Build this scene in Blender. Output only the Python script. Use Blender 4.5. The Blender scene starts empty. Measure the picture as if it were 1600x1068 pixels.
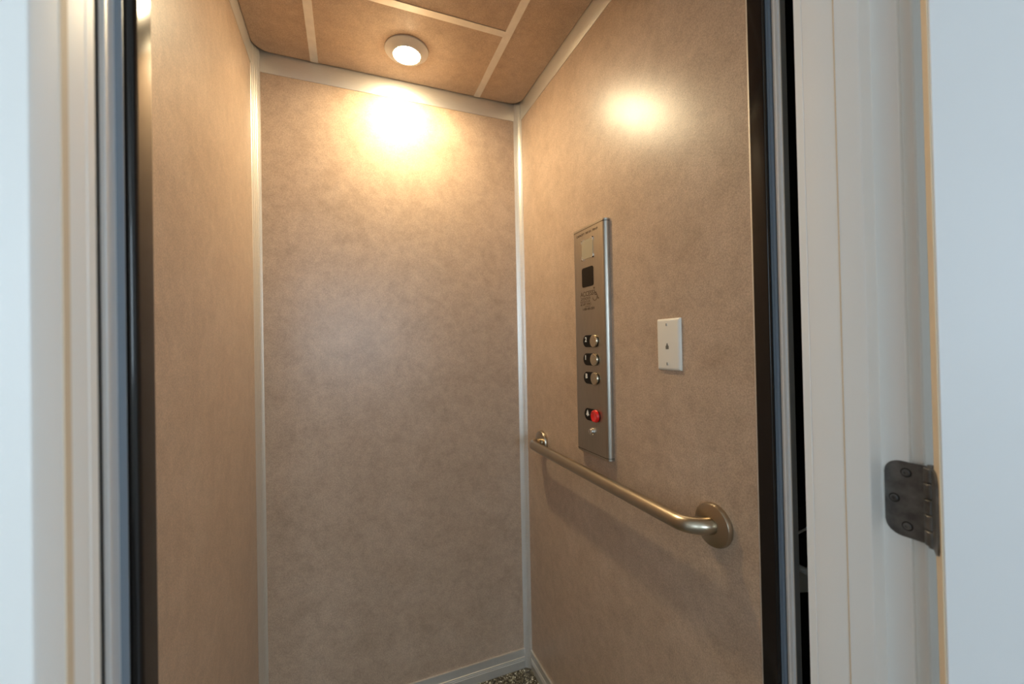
import bpy, bmesh, math
from mathutils import Vector, Matrix

S = bpy.context.scene
COL = S.collection
PI = math.pi
H = 1.287            # camera height above the cab floor; z values below are given relative to the camera

# ------------------------------------------------------------------ camera
cam_data = bpy.data.cameras.new('camera')
cam = bpy.data.objects.new('camera', cam_data)
COL.objects.link(cam)
cam_data.sensor_width = 36.0
cam_data.lens = 642.8 / 1600 * 36
right = Vector((.9295, -.3683, -.0197)); down = Vector((-.0150, .0156, -.9998)); fwd = Vector((.3686, .9296, .0089))
m = Matrix((right, -down, -fwd)).transposed().to_4x4()
m.translation = Vector((0, 0, H))
cam.matrix_world = m
cam_data.clip_start = .02
cam_data.dof.use_dof = True
cam_data.dof.focus_distance = .95
cam_data.dof.aperture_fstop = 3.2
S.camera = cam

# ------------------------------------------------------------------ world, daylight, exposure
world = bpy.data.worlds.new('world'); S.world = world; world.use_nodes = True
bg = world.node_tree.nodes['Background']
bg.inputs[0].default_value = (.62, .80, 1.0, 1); bg.inputs[1].default_value = 1.5

WIN = (-.32, .38, -.10, .60)       # hallway window x0,x1,z0,z1 (z relative to camera)
WY = -3.0
sun = bpy.data.lights.new('window_daylight', 'AREA')
sun.shape = 'RECTANGLE'; sun.size = WIN[1] - WIN[0]; sun.size_y = WIN[3] - WIN[2]
sun.energy = 37; sun.color = (.62, .82, 1.0)
so = bpy.data.objects.new('window_daylight', sun); COL.objects.link(so)
so.location = ((WIN[0] + WIN[1]) / 2, WY - .16, H + (WIN[2] + WIN[3]) / 2)
so.rotation_euler = (PI / 2, 0, 0)           # shines towards +y, in through the window
SWIN = (-2.90, -2.00, -.20, 1.00)    # second window, in the hall's right wall: y0,y1,z0,z1
side = bpy.data.lights.new('side_window_daylight', 'AREA')
side.shape = 'RECTANGLE'; side.size = SWIN[3] - SWIN[2]; side.size_y = SWIN[1] - SWIN[0]
side.energy = 44; side.color = (.70, .86, 1.0)
sd = bpy.data.objects.new('side_window_daylight', side); COL.objects.link(sd)
sd.location = (1.8 + .16, (SWIN[0] + SWIN[1]) / 2, H + (SWIN[2] + SWIN[3]) / 2)
sd.rotation_euler = (0, PI / 2, 0)          # shines towards -x
LWIN = (-2.50, -1.50, -.30, .95)      # third window, in the hall's left wall
left = bpy.data.lights.new('left_window_daylight', 'AREA')
left.shape = 'RECTANGLE'; left.size = LWIN[3] - LWIN[2]; left.size_y = LWIN[1] - LWIN[0]
left.energy = 17; left.color = (.62, .82, 1.0)
ld = bpy.data.objects.new('left_window_daylight', left); COL.objects.link(ld)
ld.location = (-1.5 - .16, (LWIN[0] + LWIN[1]) / 2, H + (LWIN[2] + LWIN[3]) / 2)
ld.rotation_euler = (0, -PI / 2, 0)          # shines towards +x
LAMP_STRENGTH = 375
# the downlight's beam (sits just under its diffuser in the cab ceiling)
beam = bpy.data.lights.new('downlight_beam', 'AREA'); beam.shape = 'DISK'; beam.size = .075
beam.energy = 3.0; beam.color = (1.0, .80, .49); beam.spread = math.radians(165)
bo = bpy.data.objects.new('downlight_beam', beam); COL.objects.link(bo); bo.location = (.190, 1.362, H + .9712 - .0275)
LAMP_COL = (1.0, .80, .49)

vs = S.view_settings
S.display_settings.display_device = 'sRGB'
vs.view_transform = 'Standard'; vs.look = 'None'; vs.gamma = 1; vs.use_curve_mapping = False
vs.exposure = 0.0
S.cycles.max_bounces = 10; S.cycles.diffuse_bounces = 6; S.cycles.glossy_bounces = 6

# ------------------------------------------------------------------ materials
def mat(name, col, rough=.5, metal=0.0, spec=.5, bump=None, mottle=None, aniso=0, emis=None, coat=0):
    mt = bpy.data.materials.new(name); mt.use_nodes = True
    nt = mt.node_tree; b = nt.nodes['Principled BSDF']
    b.inputs['Base Color'].default_value = (*col, 1)
    b.inputs['Roughness'].default_value = rough
    b.inputs['Metallic'].default_value = metal
    b.inputs['Specular IOR Level'].default_value = spec
    if coat:
        b.inputs['Coat Weight'].default_value = coat; b.inputs['Coat Roughness'].default_value = .05
    if emis:
        b.inputs['Emission Color'].default_value = (*emis[0], 1); b.inputs['Emission Strength'].default_value = emis[1]
    tc = nt.nodes.new('ShaderNodeTexCoord')
    if mottle:                                # (scale, amount, stretch)
        sc, am, st = mottle
        mp = nt.nodes.new('ShaderNodeMapping'); mp.inputs['Scale'].default_value = st
        nt.links.new(tc.outputs['Object'], mp.inputs[0])
        n = nt.nodes.new('ShaderNodeTexNoise'); n.inputs['Scale'].default_value = sc; n.inputs['Detail'].default_value = 6
        nt.links.new(mp.outputs[0], n.inputs['Vector'])
        r = nt.nodes.new('ShaderNodeMapRange'); r.inputs[1].default_value = .3; r.inputs[2].default_value = .7
        r.inputs[3].default_value = 1 - am; r.inputs[4].default_value = 1 + am
        nt.links.new(n.outputs['Fac'], r.inputs[0])
        mx = nt.nodes.new('ShaderNodeVectorMath'); mx.operation = 'SCALE'
        mx.inputs[0].default_value = col
        nt.links.new(r.outputs[0], mx.inputs['Scale'])
        nt.links.new(mx.outputs[0], b.inputs['Base Color'])
        if bump:
            bp = nt.nodes.new('ShaderNodeBump'); bp.inputs['Strength'].default_value = bump; bp.inputs['Distance'].default_value = .001
            nt.links.new(n.outputs['Fac'], bp.inputs['Height']); nt.links.new(bp.outputs[0], b.inputs['Normal'])
    return mt

def laminate(name, base, dark, light):
    """taupe leather-look laminate: cloudy mottling plus fine pebble grain"""
    mt = bpy.data.materials.new(name); mt.use_nodes = True
    nt = mt.node_tree; L = nt.links.new; N = nt.nodes.new
    b = nt.nodes['Principled BSDF']
    tc = N('ShaderNodeTexCoord')
    n1 = N('ShaderNodeTexNoise'); n1.inputs['Scale'].default_value = 10; n1.inputs['Detail'].default_value = 9
    n1.inputs['Roughness'].default_value = .68; n1.inputs['Distortion'].default_value = .4
    n2 = N('ShaderNodeTexNoise'); n2.inputs['Scale'].default_value = 420; n2.inputs['Detail'].default_value = 3
    n3 = N('ShaderNodeTexVoronoi'); n3.inputs['Scale'].default_value = 170; n3.feature = 'DISTANCE_TO_EDGE'
    n4 = N('ShaderNodeTexNoise'); n4.inputs['Scale'].default_value = 40; n4.inputs['Detail'].default_value = 5
    for n in (n1, n2, n3, n4): L(tc.outputs['Object'], n.inputs['Vector'])
    cr = N('ShaderNodeValToRGB')
    e = cr.color_ramp.elements
    e[0].position = .34; e[0].color = (*dark, 1); e[1].position = .68; e[1].color = (*light, 1)
    k = cr.color_ramp.elements.new(.5); k.color = (*base, 1)
    L(n1.outputs['Fac'], cr.inputs[0])
    r = N('ShaderNodeMapRange'); r.inputs[1].default_value = .3; r.inputs[2].default_value = .7; r.inputs[3].default_value = .80; r.inputs[4].default_value = 1.20
    L(n2.outputs['Fac'], r.inputs[0])
    r4 = N('ShaderNodeMapRange'); r4.inputs[1].default_value = .3; r4.inputs[2].default_value = .7; r4.inputs[3].default_value = .93; r4.inputs[4].default_value = 1.07
    L(n4.outputs['Fac'], r4.inputs[0])
    mm = N('ShaderNodeMath'); mm.operation = 'MULTIPLY'; L(r.outputs[0], mm.inputs[0]); L(r4.outputs[0], mm.inputs[1])
    mx = N('ShaderNodeVectorMath'); mx.operation = 'SCALE'
    L(cr.outputs[0], mx.inputs[0]); L(mm.outputs[0], mx.inputs['Scale']); L(mx.outputs[0], b.inputs['Base Color'])
    b.inputs['Roughness'].default_value = .32
    b.inputs['Specular IOR Level'].default_value = .5
    bp = N('ShaderNodeBump'); bp.inputs['Strength'].default_value = .16; bp.inputs['Distance'].default_value = .001
    ad = N('ShaderNodeMath'); ad.operation = 'ADD'; L(n2.outputs['Fac'], ad.inputs[0]); L(n3.outputs['Distance'], ad.inputs[1])
    L(ad.outputs[0], bp.inputs['Height']); L(bp.outputs[0], b.inputs['Normal'])
    return mt

def brushed(name, col, rough=.33, metal=1.0, axis=(1, 60, 1), scale=40, amt=.1):
    mt = mat(name, col, rough, metal, mottle=(scale, amt, axis), bump=.05)
    return mt

def speckle(name):
    mt = bpy.data.materials.new(name); mt.use_nodes = True
    nt = mt.node_tree; L = nt.links.new; N = nt.nodes.new; b = nt.nodes['Principled BSDF']
    tc = N('ShaderNodeTexCoord'); v = N('ShaderNodeTexVoronoi'); v.inputs['Scale'].default_value = 260
    L(tc.outputs['Object'], v.inputs['Vector'])
    sp = N('ShaderNodeSeparateColor'); L(v.outputs['Color'], sp.inputs[0])
    cr = N('ShaderNodeValToRGB'); cr.color_ramp.interpolation = 'CONSTANT'
    e = cr.color_ramp.elements
    e[0].position = 0; e[0].color = (.035, .028, .016, 1); e[1].position = .45; e[1].color = (.12, .10, .06, 1)
    for p, c in ((.68, (.22, .19, .12, 1)), (.88, (.5, .47, .33, 1)), (.96, (.9, .88, .75, 1))):
        k = e.new(p); k.color = c
    L(sp.outputs[0], cr.inputs[0]); L(cr.outputs[0], b.inputs['Base Color'])
    b.inputs['Roughness'].default_value = .25
    return mt

LAM = laminate('taupe_laminate', (.47, .347, .252), (.432, .315, .226), (.508, .380, .282))
CEILM = laminate('taupe_laminate_ceiling', (.47, .347, .252), (.432, .315, .226), (.508, .380, .282))
ALU = brushed('pale_brushed_aluminium', (.74, .71, .66), .38, .65, (1, 1, 45), 30, .06)
ALUH = brushed('pale_brushed_aluminium_rails', (.74, .71, .66), .38, .65, (1, 1, 45), 30, .06)
STEEL = brushed('brushed_steel', (.44, .40, .34), .36, 1.0, (1, 70, 1.5), 12, .10)
BAR = brushed('satin_brass_steel', (.50, .43, .33), .30, 1.0, (1, 1, 1), 25, .05)
CHROME = mat('chrome', (.85, .85, .84), .1, 1)
BUTTON = mat('button_steel', (.62, .55, .42), .22, 1, mottle=(300, .1, (1, 1, 1)))
BLACKP = mat('black_plastic', (.006, .005, .004), .3, 0, spec=.2)
DISPLAY = mat('dark_display', (.010, .007, .004), .3, 0, spec=.2)
LENS = mat('frosted_lens', (.42, .38, .28), .25, .3)
RED = mat('red_plastic', (.75, .01, .008), .18, 0, coat=.5)
WHITEINK = mat('white_ink', (.85, .85, .82), .5)
INK = mat('engraved_ink', (.10, .065, .04), .6)
PLATE = mat('ivory_plastic', (.78, .74, .66), .35)
PLATEDARK = mat('grey_contact', (.16, .15, .13), .5)
PAINT = mat('white_satin_paint', (.86, .845, .815), .42, mottle=(3, .015, (1, 1, .3)))
DOORP = mat('door_white_paint', (.80, .80, .80), .38, mottle=(2, .015, (1, 1, 1)))
EDGEP = mat('door_edge_bare_wood', (.80, .66, .47), .5, mottle=(20, .04, (1, 1, .05)))
CAULK = mat('caulk_tan', (.70, .56, .40), .6)
GLOSSB = mat('black_gloss_post', (.010, .009, .009), .12, 0, spec=.45)
SLATE = mat('slate_anodised', (.20, .25, .31), .4, .1)
SILVER = mat('silver_edge', (.66, .68, .70), .4, .1)
DARKSTEEL = mat('oil_rubbed_steel', (.165, .162, .158), .45, .8, mottle=(60, .35, (1, 1, 1)), bump=.1)
GALV = mat('galvanised_steel', (.62, .74, .82), .4, .2)
SHAFT = mat('shaft_unlit_dark', (.006, .006, .007), .9, mottle=(50, .3, (1, 1, 1)))  # near-black colour carries the darkness of the unlit shaft
HALLW = mat('hall_wall_paint', (.78, .74, .69), .7, mottle=(6, .02, (1, 1, 1)))
HALLF = mat('hall_carpet', (.14, .12, .10), .9, mottle=(200, .2, (1, 1, 1)))
FLOORM = speckle('speckled_resin_floor')
TRIMW = mat('lamp_trim_white', (.80, .78, .74), .4)
GLOW = mat('lamp_glow', (.9, .9, .9), .5, emis=(LAMP_COL, LAMP_STRENGTH))
GAPDARK = mat('shadow_gap', (.02, .016, .012), .9)

# ------------------------------------------------------------------ helpers
def link(name, bm, mt, parent=None, smooth=True, angle=35):
    bmesh.ops.recalc_face_normals(bm, faces=bm.faces)
    me = bpy.data.meshes.new(name); bm.to_mesh(me); bm.free()
    me.materials.append(mt)
    if smooth:
        for p in me.polygons: p.use_smooth = True
        me.set_sharp_from_angle(angle=math.radians(angle))
    o = bpy.data.objects.new(name, me); COL.objects.link(o)
    if parent:
        o.parent = parent; o.matrix_parent_inverse = parent.matrix_basis.inverted()
    return o

def struct(o):
    o['kind'] = 'structure'; return o

def thing(name, label, cat, loc, group=None):
    o = bpy.data.objects.new(name, None); COL.objects.link(o)
    o.location = (loc[0], loc[1], loc[2] + H); o.empty_display_size = .02
    o['label'] = label; o['category'] = cat
    if group: o['group'] = group
    return o

def box(bm, x0, x1, y0, y1, z0, z1, bev=0, seg=2):
    vs_ = [bm.verts.new((x, y, z + H)) for x in (x0, x1) for y in (y0, y1) for z in (z0, z1)]
    fs = [(0, 1, 3, 2), (4, 6, 7, 5), (0, 4, 5, 1), (2, 3, 7, 6), (0, 2, 6, 4), (1, 5, 7, 3)]
    F = [bm.faces.new([vs_[i] for i in f]) for f in fs]
    if bev:
        es = list({e for f in F for e in f.edges})
        bmesh.ops.bevel(bm, geom=es, offset=bev, segments=seg, affect='EDGES', profile=.5)
    return bm

def B(*a, **k): return box(bmesh.new(), *a, **k)

def prism(bm, pts, a0, a1, axis='z', bev=0):
    """extrude a 2D polygon. axis z: pts=(x,y); axis y: pts=(x,z); axis x: pts=(y,z)"""
    def P(p, a):
        if axis == 'z': return (p[0], p[1], a + H)
        if axis == 'y': return (p[0], a, p[1] + H)
        return (a, p[0], p[1] + H)
    lo = [bm.verts.new(P(p, a0)) for p in pts]; hi = [bm.verts.new(P(p, a1)) for p in pts]
    n = len(pts)
    caps = [bm.faces.new(lo[::-1]), bm.faces.new(hi)]
    for i in range(n): bm.faces.new((lo[i], lo[(i + 1) % n], hi[(i + 1) % n], hi[i]))
    if bev:
        es = list({e for f in caps for e in f.edges})
        bmesh.ops.bevel(bm, geom=es, offset=bev, segments=2, affect='EDGES')
    return bm

def PR(*a, **k): return prism(bmesh.new(), *a, **k)

def arc(cx, cy, r, a0, a1, n=8, ry=None):
    ry = ry or r
    return [(cx + r * math.cos(math.radians(a0 + (a1 - a0) * i / n)), cy + ry * math.sin(math.radians(a0 + (a1 - a0) * i / n))) for i in range(n + 1)]

def rrect(x0, x1, y0, y1, r, n=6):
    return arc(x1 - r, y0 + r, r, -90, 0, n) + arc(x1 - r, y1 - r, r, 0, 90, n) + arc(x0 + r, y1 - r, r, 90, 180, n) + arc(x0 + r, y0 + r, r, 180, 270, n)

def lathe(bm, prof, centre, axis, n=48):
    """prof = [(radius, distance along axis)], closed at both ends"""
    ax = Vector(axis).normalized()
    u = ax.orthogonal().normalized(); v = ax.cross(u)
    c = Vector((centre[0], centre[1], centre[2] + H))
    rings = []
    for r, d in prof:
        if r < 1e-6: rings.append([bm.verts.new(c + ax * d)])
        else: rings.append([bm.verts.new(c + ax * d + (u * math.cos(2 * PI * i / n) + v * math.sin(2 * PI * i / n)) * r) for i in range(n)])
    for a, b in zip(rings, rings[1:]):
        for i in range(n):
            j = (i + 1) % n
            if len(a) == 1 and len(b) == 1: continue
            if len(a) == 1: bm.faces.new((a[0], b[i], b[j]))
            elif len(b) == 1: bm.faces.new((a[i], b[0], a[j]))
            else: bm.faces.new((a[i], b[i], b[j], a[j]))
    if len(rings[0]) > 1: bm.faces.new(rings[0])
    if len(rings[-1]) > 1: bm.faces.new(rings[-1])
    return bm

def LT(*a, **k): return lathe(bmesh.new(), *a, **k)

def tube(bm, pts, r, n=28):
    P = [Vector((p[0], p[1], p[2] + H)) for p in pts]
    rings = []; up = Vector((0, 0, 1))
    for i, p in enumerate(P):
        t = (P[min(i + 1, len(P) - 1)] - P[max(i - 1, 0)]).normalized()
        s = t.cross(up).normalized(); w = s.cross(t)
        rings.append([bm.verts.new(p + (s * math.cos(2 * PI * k / n) + w * math.sin(2 * PI * k / n)) * r) for k in range(n)])
    for a, b in zip(rings, rings[1:]):
        for i in range(n):
            bm.faces.new((a[i], a[(i + 1) % n], b[(i + 1) % n], b[i]))
    bm.faces.new(rings[0]); bm.faces.new(rings[-1])
    return bm

def text_on_right_wall(s, size, x, y_left, z_base, mt, name, parent, width=None, depth=.0003, bold=0.0):
    """writing read by someone facing the right wall: text runs towards -y"""
    cu = bpy.data.curves.new(name, 'FONT'); cu.body = s; cu.size = size; cu.extrude = depth; cu.offset = bold
    tmp = bpy.data.objects.new('tmp', cu); COL.objects.link(tmp)
    bpy.context.view_layer.update()
    me = bpy.data.meshes.new_from_object(tmp.evaluated_get(bpy.context.evaluated_depsgraph_get()))
    bpy.data.objects.remove(tmp)
    xs = [v.co.x for v in me.vertices]; w = max(xs) - min(xs); x0 = min(xs)
    k = (width / w) if width else 1
    for v in me.vertices:
        tx, ty, tz = v.co
        v.co = (x - tz, y_left - (tx - x0) * k, z_base + ty + H)
    me.materials.clear(); me.materials.append(mt)
    o = bpy.data.objects.new(name, me); COL.objects.link(o)
    o.parent = parent; o.matrix_parent_inverse = parent.matrix_basis.inverted()
    return o

# ------------------------------------------------------------------ key planes (metres; z from the camera)
XL, XR, YB = -.2751, .6581, 1.5324
ZF, ZB, ZT, ZC, ZTOP = -1.287, -1.2086, .9056, .9712, 1.0
YF = .512                                        # front end of the right cab wall

# ------------------------------------------------------------------ cab shell
struct(link('floor', B(XL, XR, .44, YB, ZF - .03, ZF), FLOORM))
struct(link('wall_back', B(XL - .02, XR + .02, YB, YB + .02, ZF - .03, ZTOP), LAM))
struct(link('wall_right', B(XR, XR + .02, YF, YB, ZF - .03, ZTOP), LAM))
struct(link('wall_left', B(XL - .02, XL, .537, YB, ZF - .03, ZTOP), LAM))
# the ceiling board with rounded back corners hangs a finger below the roof of the cab
struct(link('ceiling', PR([(XL + .004, .50), (XR - .004, .50)] + arc(XR - .054, YB - .058, .05, 0, 90, 8) + arc(XL + .054, YB - .058, .05, 90, 180, 8), ZC, ZC + .012), CEILM))
struct(link('ceiling', B(XL - .02, XR + .02, .44, YB + .02, ZTOP, ZTOP + .02), GAPDARK))

# trims of the cab
def trim(i, bm, mt=ALU): return struct(link('trim_%d' % i, bm, mt))
t = .0025
trim(1, B(XL + .018, XR - .024, YB - t, YB, ZT, ZTOP, bev=.0006), ALUH)       # top band, back
trim(2, B(XR - t, XR, YF, YB - .022, ZT, ZTOP, bev=.0006), ALUH)              # top band, right
trim(3, B(XL, XL + t, .545, YB - .04, ZT, ZTOP, bev=.0006), ALUH)             # top band, left
def base_profile(s0):
    """skirting cross-section, s = how far it stands off the wall"""
    p = [(0, ZF)]
    p += [(.004, ZF), (.004, ZB - .052)]
    for k in range(3):
        z = ZB - .050 + k * .007
        p += [(.0062, z), (.0062, z + .0035), (.004, z + .005)]
    p += [(.004, ZB - .003), (.0065, ZB - .003), (.0065, ZB), (0, ZB)]
    return p
def base_board(name, wall):
    bm = bmesh.new()
    prof = base_profile(0)
    if wall == 'back':
        vs0 = []
        prism(bm, [(YB - s, z) for s, z in prof], XL + .018, XR - .024, axis='x')
    elif wall == 'right': prism(bm, [(XR - s, z) for s, z in prof], YF, YB - .022, axis='y')
    else: prism(bm, [(XL + s, z) for s, z in prof], .545, YB - .04, axis='y')
    return struct(link(name, bm, ALUH))
bb = base_board('baseboard_back', 'back'); rb = base_board('baseboard_right', 'right'); lb = base_board('baseboard_left', 'left')
# fluted corner columns
def fluted(x0, y0, x1, y1, cx, cy, n=24):
    """front runs on a curve from (x0,y0) on the side wall to (x1,y1) on the back wall"""
    pts = []
    for i in range(n + 1):
        a = i / n
        # quadratic curve pulled towards the corner, with shallow ribs
        bx = (1 - a) ** 2 * x0 + 2 * a * (1 - a) * cx + a * a * x1
        by = (1 - a) ** 2 * y0 + 2 * a * (1 - a) * cy + a * a * y1
        rib = .0008 if (i % 4 in (1, 2)) else 0
        pts.append((bx + (rib if cx < .2 else -rib), by - rib))
    return pts
trim(4, PR(fluted(XL, YB - .042, XL + .0195, YB, XL + .012, YB - .014) + [(XL, YB)], ZF, ZTOP))
trim(5, PR(fluted(XR, YB - .023, XR - .026, YB, XR - .008, YB - .007) + [(XR, YB)], ZF, ZTOP))
trim(6, B(XR - .0015, XR + .018, YF - .004, YF, ZF, ZTOP), ALU)                # pale edge strip of the right wall
# ceiling strips
w = .012
XA, XC, YS = -.0945, .4765, 1.186
zs0, zs1 = ZC - .0018, ZC
trim(7, B(XA - w, XA + w, .50, YB - .008, zs0, zs1), ALU)
trim(8, B(XC - w, XC + w, .50, YB - .008, zs0, zs1), ALU)
i = 9
for yy in (YS, YS - .346):
    trim(i, B(XA + w, XC - w, yy - w, yy + w, zs0, zs1), ALU); i += 1

# ------------------------------------------------------------------ entrance posts of the cab
lp = thing('entrance_post', 'glossy black vertical entrance post left of the cab, with slate and silver edges', 'post', (-.22, .50, ZF))
prof = [(XL - .02, .505), (-.2000, .505)] + arc(-.1967, .508, .0080, -110, 0, 12) + [(-.1887, .537), (XL - .02, .537)]
link('panel', PR(prof, ZF, ZTOP), GLOSSB, lp)
link('slate_channel', PR([(XL - .02, .478), (-.2000, .478), (-.1895, .4795), (-.1895, .4805), (-.2010, .4815), (-.2010, .505), (XL - .02, .505)], ZF, ZTOP), SLATE, lp)
link('silver_lip', PR([(-.1964, .4562)] + arc(-.1938, .4575, .0013, -90, 60, 5) + [(-.1932, .4600), (-.1950, .4605), (-.1950, .4790), (-.1964, .4790)], ZF, ZTOP), SILVER, lp)
rp = thing('entrance_post', 'glossy black vertical entrance post right of the cab, beside the dark gap', 'post', (.67, .49, ZF))
link('panel', PR([(.6545, .5075), (.6545, .4835)] + arc(.6575, .4825, .0028, 180, 270, 5) + [(.6900, .480), (.6900, .5075)], ZF, ZTOP), GLOSSB, rp)
link('slate_channel', PR([(.6615, .478), (.6665, .478), (.6675, .4745), (.672, .4745), (.674, .472), (.700, .472), (.700, .480), (.6615, .480)], ZF, ZTOP), SLATE, rp)
link('silver_lip', PR([(.6555, .462), (.6560, .4595), (.6610, .4590)] + arc(.6630, .4578, .0017, 180, 360, 6) + [(.6660, .4595), (.6700, .4600), (.6700, .472), (.6660, .472), (.6660, .464)], ZF, ZTOP), SILVER, rp)
struct(link('trim_11', B(XL - .02, .70, .44, .5, .80, ZTOP), SLATE))          # header over the cab entrance

# ------------------------------------------------------------------ hoistway behind and beside the cab
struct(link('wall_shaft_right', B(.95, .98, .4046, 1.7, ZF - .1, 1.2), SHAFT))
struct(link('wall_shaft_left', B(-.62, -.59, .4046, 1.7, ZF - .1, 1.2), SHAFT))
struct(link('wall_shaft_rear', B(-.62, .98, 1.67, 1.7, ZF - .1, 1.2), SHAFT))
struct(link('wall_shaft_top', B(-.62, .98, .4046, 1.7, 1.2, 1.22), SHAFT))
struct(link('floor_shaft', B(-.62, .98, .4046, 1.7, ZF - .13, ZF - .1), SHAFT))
sb = thing('rail_bracket', 'blue-grey steel bracket seen through the dark gap beside the cab', 'bracket', (.78, .52, -.44))
link('arm', PR([(.712, -.4300), (.79, -.4320), (.95, -.4400), (.95, -.472), (.79, -.472), (.712, -.456)], .520, .528, axis='y'), GALV, sb)
link('bolt', LT([(0, 0), (.009, 0), (.011, .002), (.011, .009), (.006, .0095), (.006, .030), (0, .0305)], (.748, .520, -.410), (0, -1, 0), 6), GALV, sb)
link('rod', PR([(.716, -.3700), (.95, -.3300), (.95, -.3275), (.716, -.3675)], .520, .523, axis='y'), GALV, sb)
link('base_plate', B(.79, .95, .528, .534, -.47, -.32), SHAFT, sb)

# ------------------------------------------------------------------ landing door frame and walls of the hall
JX, JL, HEAD = .6181, -.1768, .745
YJ0, YJ1 = .294, .4046
# right jamb: flat reveal, seam line, stop step, rabbet with the hinge, front edge
st = .0225
def jamb(name, x, sgn, ystop):
    """sgn=+1: jamb body lies towards +x"""
    s = sgn
    pts = [(x, YJ1), (x, .3945), (x + s * .0008, .3940), (x + s * .0008, .3932), (x, .3926), (x, ystop + .003), (x + s * .001, ystop + .0008), (x + s * .003, ystop),
           (x + s * (st - .002), ystop), (x + s * st, ystop - .001), (x + s * st, YJ0 + .001), (x + s * (st + .001), YJ0), (x + s * .06, YJ0), (x + s * .06, YJ1)]
    return struct(link(name, PR(pts, ZF, HEAD), PAINT))
jamb('trim_12', JX, 1, .3228)
jamb('trim_13', JL, -1, .335)
struct(link('trim_14', B(JL - .06, JX + .06, YJ0, YJ1, HEAD, HEAD + .04), PAINT))
struct(link('trim_15', B(JX - .0006, JX, .3512, .3526, ZF, HEAD), CAULK))
struct(link('trim_16', B(JL, JL + .0006, .3640, .3715, ZF, HEAD), CAULK))
# casings on the hall side
def casing(name, x, s):
    pts = [(x, YJ0), (x, .2835), (x + s * .0015, .2815), (x + s * .012, .2800), (x + s * .045, .2765), (x + s * .056, .2745), (x + s * .058, .2775), (x + s * .058, YJ0)]
    return struct(link(name, PR(pts, ZF, HEAD + .07), PAINT))
casing('trim_17', JX + st + .0065, 1)
casing('trim_18', JL - st - .0065, -1)
struct(link('trim_19', B(JL - .11, JX + .11, .276, YJ0, HEAD + .01, HEAD + .07), PAINT))
struct(link('wall_front_right', B(JX + .06, 1.8, YJ0, YJ1, ZF, 1.15), HALLW))
struct(link('wall_front_left', B(-1.5, JL - .06, YJ0, YJ1, ZF, 1.15), HALLW))
struct(link('wall_front_top', B(JL - .06, JX + .06, YJ0, YJ1, HEAD + .04, 1.15), HALLW))
# hall behind the camera
struct(link('floor_hall', B(-1.5, 1.8, WY, .4046, ZF - .04, ZF - .001), HALLF))
struct(link('ceiling_hall', B(-1.5, 1.8, WY, .4046, 1.15, 1.17), HALLW))
bm = bmesh.new()
a0, a1, c0, c1 = SWIN
box(bm, 1.8, 1.92, WY, a0, ZF, 1.15); box(bm, 1.8, 1.92, a1, .4046, ZF, 1.15)
box(bm, 1.8, 1.92, a0, a1, ZF, c0); box(bm, 1.8, 1.92, a0, a1, c1, 1.15)
struct(link('wall_hall_right', bm, HALLW))
bm = bmesh.new()
for a in ((a0, a0 + .04, c0, c1), (a1 - .04, a1, c0, c1), (a0, a1, c0, c0 + .04), (a0, a1, c1 - .04, c1)):
    box(bm, 1.85, 1.89, a[0], a[1], a[2], a[3])
struct(link('window_2', bm, PAINT))
bm = bmesh.new()
a0, a1, c0, c1 = LWIN
box(bm, -1.62, -1.5, WY, a0, ZF, 1.15); box(bm, -1.62, -1.5, a1, .4046, ZF, 1.15)
box(bm, -1.62, -1.5, a0, a1, ZF, c0); box(bm, -1.62, -1.5, a0, a1, c1, 1.15)
struct(link('wall_hall_left', bm, HALLW))
bm = bmesh.new()
for a in ((a0, a0 + .04, c0, c1), (a1 - .04, a1, c0, c1), (a0, a1, c0, c0 + .04), (a0, a1, c1 - .04, c1)):
    box(bm, -1.59, -1.55, a[0], a[1], a[2], a[3])
struct(link('window_3', bm, PAINT))
bm = bmesh.new()
x0, x1, z0, z1 = WIN
box(bm, -1.5, x0, WY - .12, WY, ZF, 1.15); box(bm, x1, 1.8, WY - .12, WY, ZF, 1.15)
box(bm, x0, x1, WY - .12, WY, ZF, z0); box(bm, x0, x1, WY - .12, WY, z1, 1.15)
struct(link('wall_hall_rear', bm, HALLW))
bm = bmesh.new()
for a in ((x0, x0 + .04, z0, z1), (x1 - .04, x1, z0, z1), (x0, x1, z0, z0 + .04), (x0, x1, z1 - .04, z1)):
    box(bm, a[0], a[1], WY - .09, WY - .05, a[2], a[3])
wn = struct(link('window_1', bm, PAINT))

# ------------------------------------------------------------------ landing door, swung open 120 degrees
PV = Vector((.6370, .2715))
PHI = math.radians(119)
def rotp(dx, dy):
    c, s_ = math.cos(PHI), math.sin(PHI)
    return (PV.x + dx * c - dy * s_, PV.y + dx * s_ + dy * c)
door = struct(link('door_1', PR([rotp(*q) for q in ((-.0025, .0065), (-.0025, .0495), (-.0035, .0505), (-.790, .0505), (-.790, .0065))], ZF + .008, HEAD - .004), DOORP, angle=20))
edge = link('door_edge', PR([rotp(*q) for q in ((-.0024, .0075), (-.0012, .0075), (-.0012, .0492), (-.0024, .0492))], ZF + .01, HEAD - .006), EDGEP, door)

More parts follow.
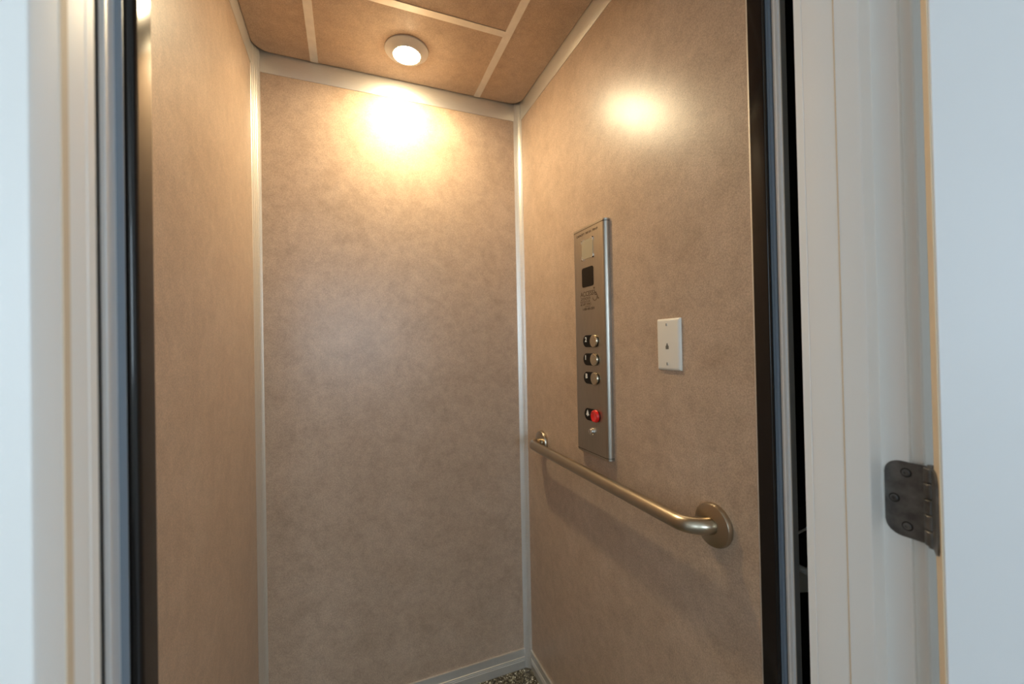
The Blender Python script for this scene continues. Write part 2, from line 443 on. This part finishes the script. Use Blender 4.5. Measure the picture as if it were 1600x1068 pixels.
# ------------------------------------------------------------------ hinge
hz0, hz1 = -.2465, -.1535
hg = thing('door_hinge', 'dark weathered steel butt hinge with rounded corners between jamb and open door', 'hinge', (.637, .272, hz0))
xf = JX + st                              # jamb rabbet face
r = .016
leaf = [(.2745, hz0), ] + arc(.3185 - r, hz0 + r, r, -90, 0, 8) + arc(.3185 - r, hz1 - r, r, 0, 90, 8) + [(.2745, hz1)]
link('jamb_leaf', PR(leaf, xf - .0024, xf, axis='x', bev=.0005), DARKSTEEL, hg)
def screw(y, z):
    link('screw_recess_shade', LT([(0, -.0001), (.0056, -.0001), (.0056, .0003), (0, .0003)], (xf - .0024, y, z), (-1, 0, 0), 24), GAPDARK, hg)  # flat dark disc: shade of a countersink put in as colour
    s = link('screw', LT([(.0042, -.0001), (.0042, .0012), (.0034, .0020), (.0018, .0020), (.0014, .0006), (0, .0006)], (xf - .0024, y, z), (-1, 0, 0), 24), DARKSTEEL, hg)
for y, z in ((.2960, hz1 - .013), (.3085, (hz0 + hz1) / 2 - .001), (.2960, hz0 + .014)): screw(y, z)
n = 5; hh = (hz1 - hz0) / n
for k in range(n):
    z0k = hz0 + k * hh + .0007; z1k = hz0 + (k + 1) * hh - .0007
    link('knuckle', LT([(0, 0), (.0062, 0), (.0072, .0010), (.0072, z1k - z0k - .0010), (.0062, z1k - z0k), (0, z1k - z0k)], (PV.x, PV.y, z0k), (0, 0, 1), 28), DARKSTEEL, hg)
link('pin', LT([(0, 0), (.0042, 0), (.0042, hz1 - hz0 + .002), (.0035, hz1 - hz0 + .0045), (0, hz1 - hz0 + .005)], (PV.x, PV.y, hz0 - .002), (0, 0, 1), 20), DARKSTEEL, hg)
# door leaf lies in the door's edge
bm = bmesh.new()
fr = []
leafd = [(.000, hz0)] + arc(.040 - r, hz0 + r, r, -90, 0, 8) + arc(.040 - r, hz1 - r, r, 0, 90, 8) + [(.000, hz1)]
va = [bm.verts.new((*rotp(-.0012, q[0]), q[1] + H)) for q in leafd]; vb = [bm.verts.new((*rotp(.0010, q[0]), q[1] + H)) for q in leafd]
bm.faces.new(va); bm.faces.new(vb[::-1])
for k in range(len(va)):
    j = (k + 1) % len(va); bm.faces.new((va[k], va[j], vb[j], vb[k]))
link('door_leaf', bm, DARKSTEEL, hg)

# ------------------------------------------------------------------ ceiling light
LC = (.190, 1.362)
cl = thing('ceiling_light', 'round white ceiling downlight glowing warm in the cab ceiling', 'ceiling light', (LC[0], LC[1], ZC))
cl_r = link('trim_ring', LT([(.0690, 0), (.0700, .002), (.0690, .0045), (.0600, .0085), (.0480, .0150), (.0440, .0180), (.0420, .0180), (.0410, .0150), (0, .0150)], (LC[0], LC[1], ZC), (0, 0, -1), 64), TRIMW, cl)
link('diffuser', LT([(.0410, 0), (.0405, .003), (.036, .0065), (.026, .0092), (.013, .0105), (0, .011)], (LC[0], LC[1], ZC - .0152), (0, 0, -1), 64), GLOW, cl)

# ------------------------------------------------------------------ control panel
TH = .018
XP = XR - TH
cp = thing('control_panel', 'tall brushed steel elevator control panel with floor buttons on the right wall', 'control panel', (XR, 1.01, -.3135))
py0, py1, pz0, pz1 = .9300, 1.0930, -.3135, .3375
sect = [(XR, py0)] + arc(XP + .0125, py0 + .0125, .0125, 180 + 90, 180, 8)[0:] + arc(XP + .008, py1 - .008, .008, 180, 90, 6) + [(XR, py1)]
link('faceplate', PR(sect, pz0 + .004, pz1 - .004), STEEL, cp)
cap = [(XR, py0 - .0008)] + arc(XP + .0125, py0 + .0121, .0129, 270, 180, 8) + arc(XP + .008, py1 - .008, .0085, 180, 90, 6) + [(XR, py1 + .0005)]
for a, b_ in ((pz0 - .002, pz0 + .004), (pz1 - .004, pz1 + .002)):
    link('end_cap', PR(cap, a, b_, bev=.0008), STEEL, cp)
for zz in (pz0 + .0046, pz1 - .0046):          # dark joint under each cap
    link('joint', PR(cap[:-1] + [(XR, py1)], zz - .0006, zz + .0006), GAPDARK, cp)
# inspection window with metal clips
ww = link('frosted_window', PR(rrect(.9850, 1.0420, .2460, .3005, .004), XP - .0012, XP, axis='x'), LENS, cp)
for yy in (.9850, 1.0420):
    for zz in (.2460, .3005):
        bm = bmesh.new()
        sy = 1 if yy < 1 else -1; sz = 1 if zz < .27 else -1
        box(bm, XP - .0022, XP, min(yy - sy * .002, yy + sy * .008), max(yy - sy * .002, yy + sy * .008), min(zz - sz * .002, zz + sz * .001), max(zz - sz * .002, zz + sz * .001))
        box(bm, XP - .0022, XP, min(yy - sy * .002, yy + sy * .001), max(yy - sy * .002, yy + sy * .001), min(zz - sz * .002, zz + sz * .008), max(zz - sz * .002, zz + sz * .008))
        link('clip', bm, CHROME, ww)
link('display', PR(rrect(.9855, 1.0445, .1650, .2210, .006), XP - .0012, XP, axis='x', bev=.0004), DISPLAY, cp)
text_on_right_wall('CAPACITY  340 KG  750 LB', .0085, XP, 1.0720, .3170, INK, 'lettering', cp, width=.112, bold=.0003)
text_on_right_wall('ACCESS', .0190, XP, 1.0560, .1390, INK, 'lettering', cp, width=.070, bold=.0004)
text_on_right_wall('2000', .0115, XP, 1.0560, .1280, INK, 'lettering', cp, width=.052)
text_on_right_wall('ELEVATOR', .0080, XP, 1.0560, .1205, INK, 'lettering', cp, width=.052)
text_on_right_wall('& LIFT INC.', .0080, XP, 1.0560, .1130, INK, 'lettering', cp, width=.058, bold=.0002)
text_on_right_wall('SERVICE', .0050, XP, 1.0330, .1070, INK, 'lettering', cp, width=.030)
text_on_right_wall('1-888-403-2221', .0090, XP, 1.0440, .0985, INK, 'lettering', cp, width=.060, bold=.0003)
# wheelchair symbol: wheel arc, seated figure
bm = bmesh.new()
def stroke(bm, pts, r=.0011):
    for a, b_ in zip(pts, pts[1:]):
        d = Vector((b_[0] - a[0], b_[1] - a[1])); nrm = Vector((-d.y, d.x)).normalized() * r
        q = [(a[0] + nrm.x, a[1] + nrm.y), (a[0] - nrm.x, a[1] - nrm.y), (b_[0] - nrm.x, b_[1] - nrm.y), (b_[0] + nrm.x, b_[1] + nrm.y)]
        prism(bm, q, XP - .0003, XP, axis='x')
stroke(bm, arc(.9800, .1330, .0110, 75, 350, 20))
stroke(bm, [(.9820, .1520), (.9800, .1380), (.9700, .1380), (.9650, .1260), (.9600, .1270)], .0013)
stroke(bm, [(.9810, .1450), (.9720, .1440)], .001)
prism(bm, arc(.9830, .1575, .0030, 0, 330, 10), XP - .0003, XP, axis='x')
link('wheelchair_symbol', bm, INK, cp, smooth=False)
# floor buttons: black pill with white character and a round steel push
def floor_button(z, ch, red=False):
    yb = .9845
    pill = arc(1.0445 - .0172, z, .0172, -90, 90, 12) + arc(yb, z, .0172, 90, 270, 12)
    bz = link('button_bezel', PR(pill, XP - .0022, XP, axis='x', bev=.0006), BLACKP, cp)
    rr = .0175
    if red:
        link('alarm_push', LT([(rr, 0), (rr, .0040), (.0160, .0070), (.0135, .0082), (.0120, .0074), (0, .0066)], (XP - .0022, yb, z), (-1, 0, 0), 40), RED, bz)
        bm = bmesh.new()                      # bell
        yc, zc = 1.0270, z + .0025
        prism(bm, [(yc + a, zc + b_) for a, b_ in ((.0075, -.0055), (.0075, -.004), (.005, -.001), (.004, .004), (.0015, .0065), (-.0015, .0065), (-.004, .004), (-.005, -.001), (-.0075, -.004), (-.0075, -.0055))], XP - .0027, XP - .0022, axis='x')
        prism(bm, arc(yc, zc - .0068, .0020, 0, 320, 8), XP - .0027, XP - .0022, axis='x')
        prism(bm, arc(yc, zc + .0080, .0016, 0, 320, 8), XP - .0027, XP - .0022, axis='x')
        link('bell_symbol', bm, WHITEINK, bz, smooth=False)
    else:
        pb = link('push_button', LT([(rr, 0), (rr, .0030), (.0168, .0045), (.0155, .0052), (.0140, .0050), (.0080, .0057), (0, .0060)], (XP - .0022, yb, z), (-1, 0, 0), 40), BUTTON, bz)
        text_on_right_wall(ch, .0190, XP - .0024, 1.0330, z - .0015, WHITEINK, 'character', bz, bold=.0004)
floor_button(.0085, '2'); floor_button(-.0435, '1'); floor_button(-.0965, 'B'); floor_button(-.2015, '', red=True)
kb = link('key_switch', LT([(.0105, 0), (.0105, .002), (.0090, .0035), (.0078, .0035), (.0078, .0075), (.0065, .0085), (0, .0085)], (XP, 1.0075, -.2480), (-1, 0, 0), 32), CHROME, cp)
link('keyhole', B(XP - .0088, XP - .0084, 1.0065, 1.0085, -.2525, -.2435), BLACKP, kb)

# ------------------------------------------------------------------ telephone wall plate
pp = thing('phone_jack_plate', 'ivory telephone jack wall plate on the right cab wall beside the control panel', 'wall plate', (XR, .715, -.0605))
bm = bmesh.new()
y0, y1, z0_, z1_ = .6800, .7500, -.0610, .0530
o_ = [(y0, z0_), (y1, z0_), (y1, z1_), (y0, z1_)]
def ring(ins, x): return [bm.verts.new((x, y, z + H)) for y, z in rrect(y0 + ins, y1 - ins, z0_ + ins, z1_ - ins, .0022, 3)]
rg = [ring(0, XR), ring(0, XR - .0022), ring(.0012, XR - .0042), ring(.0035, XR - .0058), ring(.0060, XR - .0062)]
for a, b_ in zip(rg, rg[1:]):
    for k in range(len(a)):
        j = (k + 1) % len(a); bm.faces.new((a[k], a[j], b_[j], b_[k]))
bm.faces.new(rg[-1]); bm.faces.new(rg[0])
link('plate', bm, PLATE, pp, angle=50)
xj = XR - .0062
link('jack', PR([(.7125, -.0145), (.7215, -.0145), (.7215, -.0070), (.7195, -.0070), (.7195, -.0045), (.7185, -.0045), (.7185, -.0015), (.7155, -.0015), (.7155, -.0045), (.7145, -.0045), (.7145, -.0070), (.7125, -.0070)], xj - .0003, xj, axis='x'), PLATEDARK, pp, smooth=False)
for zz in (.0395, -.0465):
    s_ = link('screw', LT([(.0030, 0), (.0030, .0006), (.0018, .0012), (0, .0013)], (xj, .7172, zz), (-1, 0, 0), 20), PLATE, pp)
    link('slot', B(xj - .0015, xj - .0011, .7161, .7183, zz - .0030, zz + .0030), PLATEDARK, s_)

# ------------------------------------------------------------------ grab bar
ya, yb_, zg, xg = .6040, 1.3700, -.3555, .6040
gb = thing('grab_bar', 'satin bronze-toned steel grab bar mounted along the right cab wall', 'grab bar', (XR, (ya + yb_) / 2, zg))
rb_ = .046
pts = [(XR - .002, ya, zg), (xg + rb_ + .0, ya, zg)]
pts += [(xg + rb_ - rb_ * math.sin(a), ya + rb_ - rb_ * math.cos(a), zg) for a in [PI / 2 * k / 14 for k in range(1, 15)]]
pts += [(xg, ya + rb_ + (yb_ - ya - 2 * rb_) * k / 10, zg) for k in range(1, 10)]
pts += [(xg + rb_ - rb_ * math.cos(a), yb_ - rb_ + rb_ * math.sin(a), zg) for a in [PI / 2 * k / 14 for k in range(0, 15)]]
pts += [(XR - .002, yb_, zg)]
link('bar', tube(bmesh.new(), pts, .0160, 32), BAR, gb, angle=60)
for yy in (ya, yb_):
    link('flange', LT([(.0405, 0), (.0415, .002), (.0415, .0085), (.0400, .0115), (.0370, .0128), (.0175, .0148), (.0170, .0140), (0, .0140)], (XR, yy, zg), (-1, 0, 0), 64), BAR, gb)

for o in list(S.objects):
    if o.type == 'MESH' and o.parent is None: o['kind'] = 'structure'
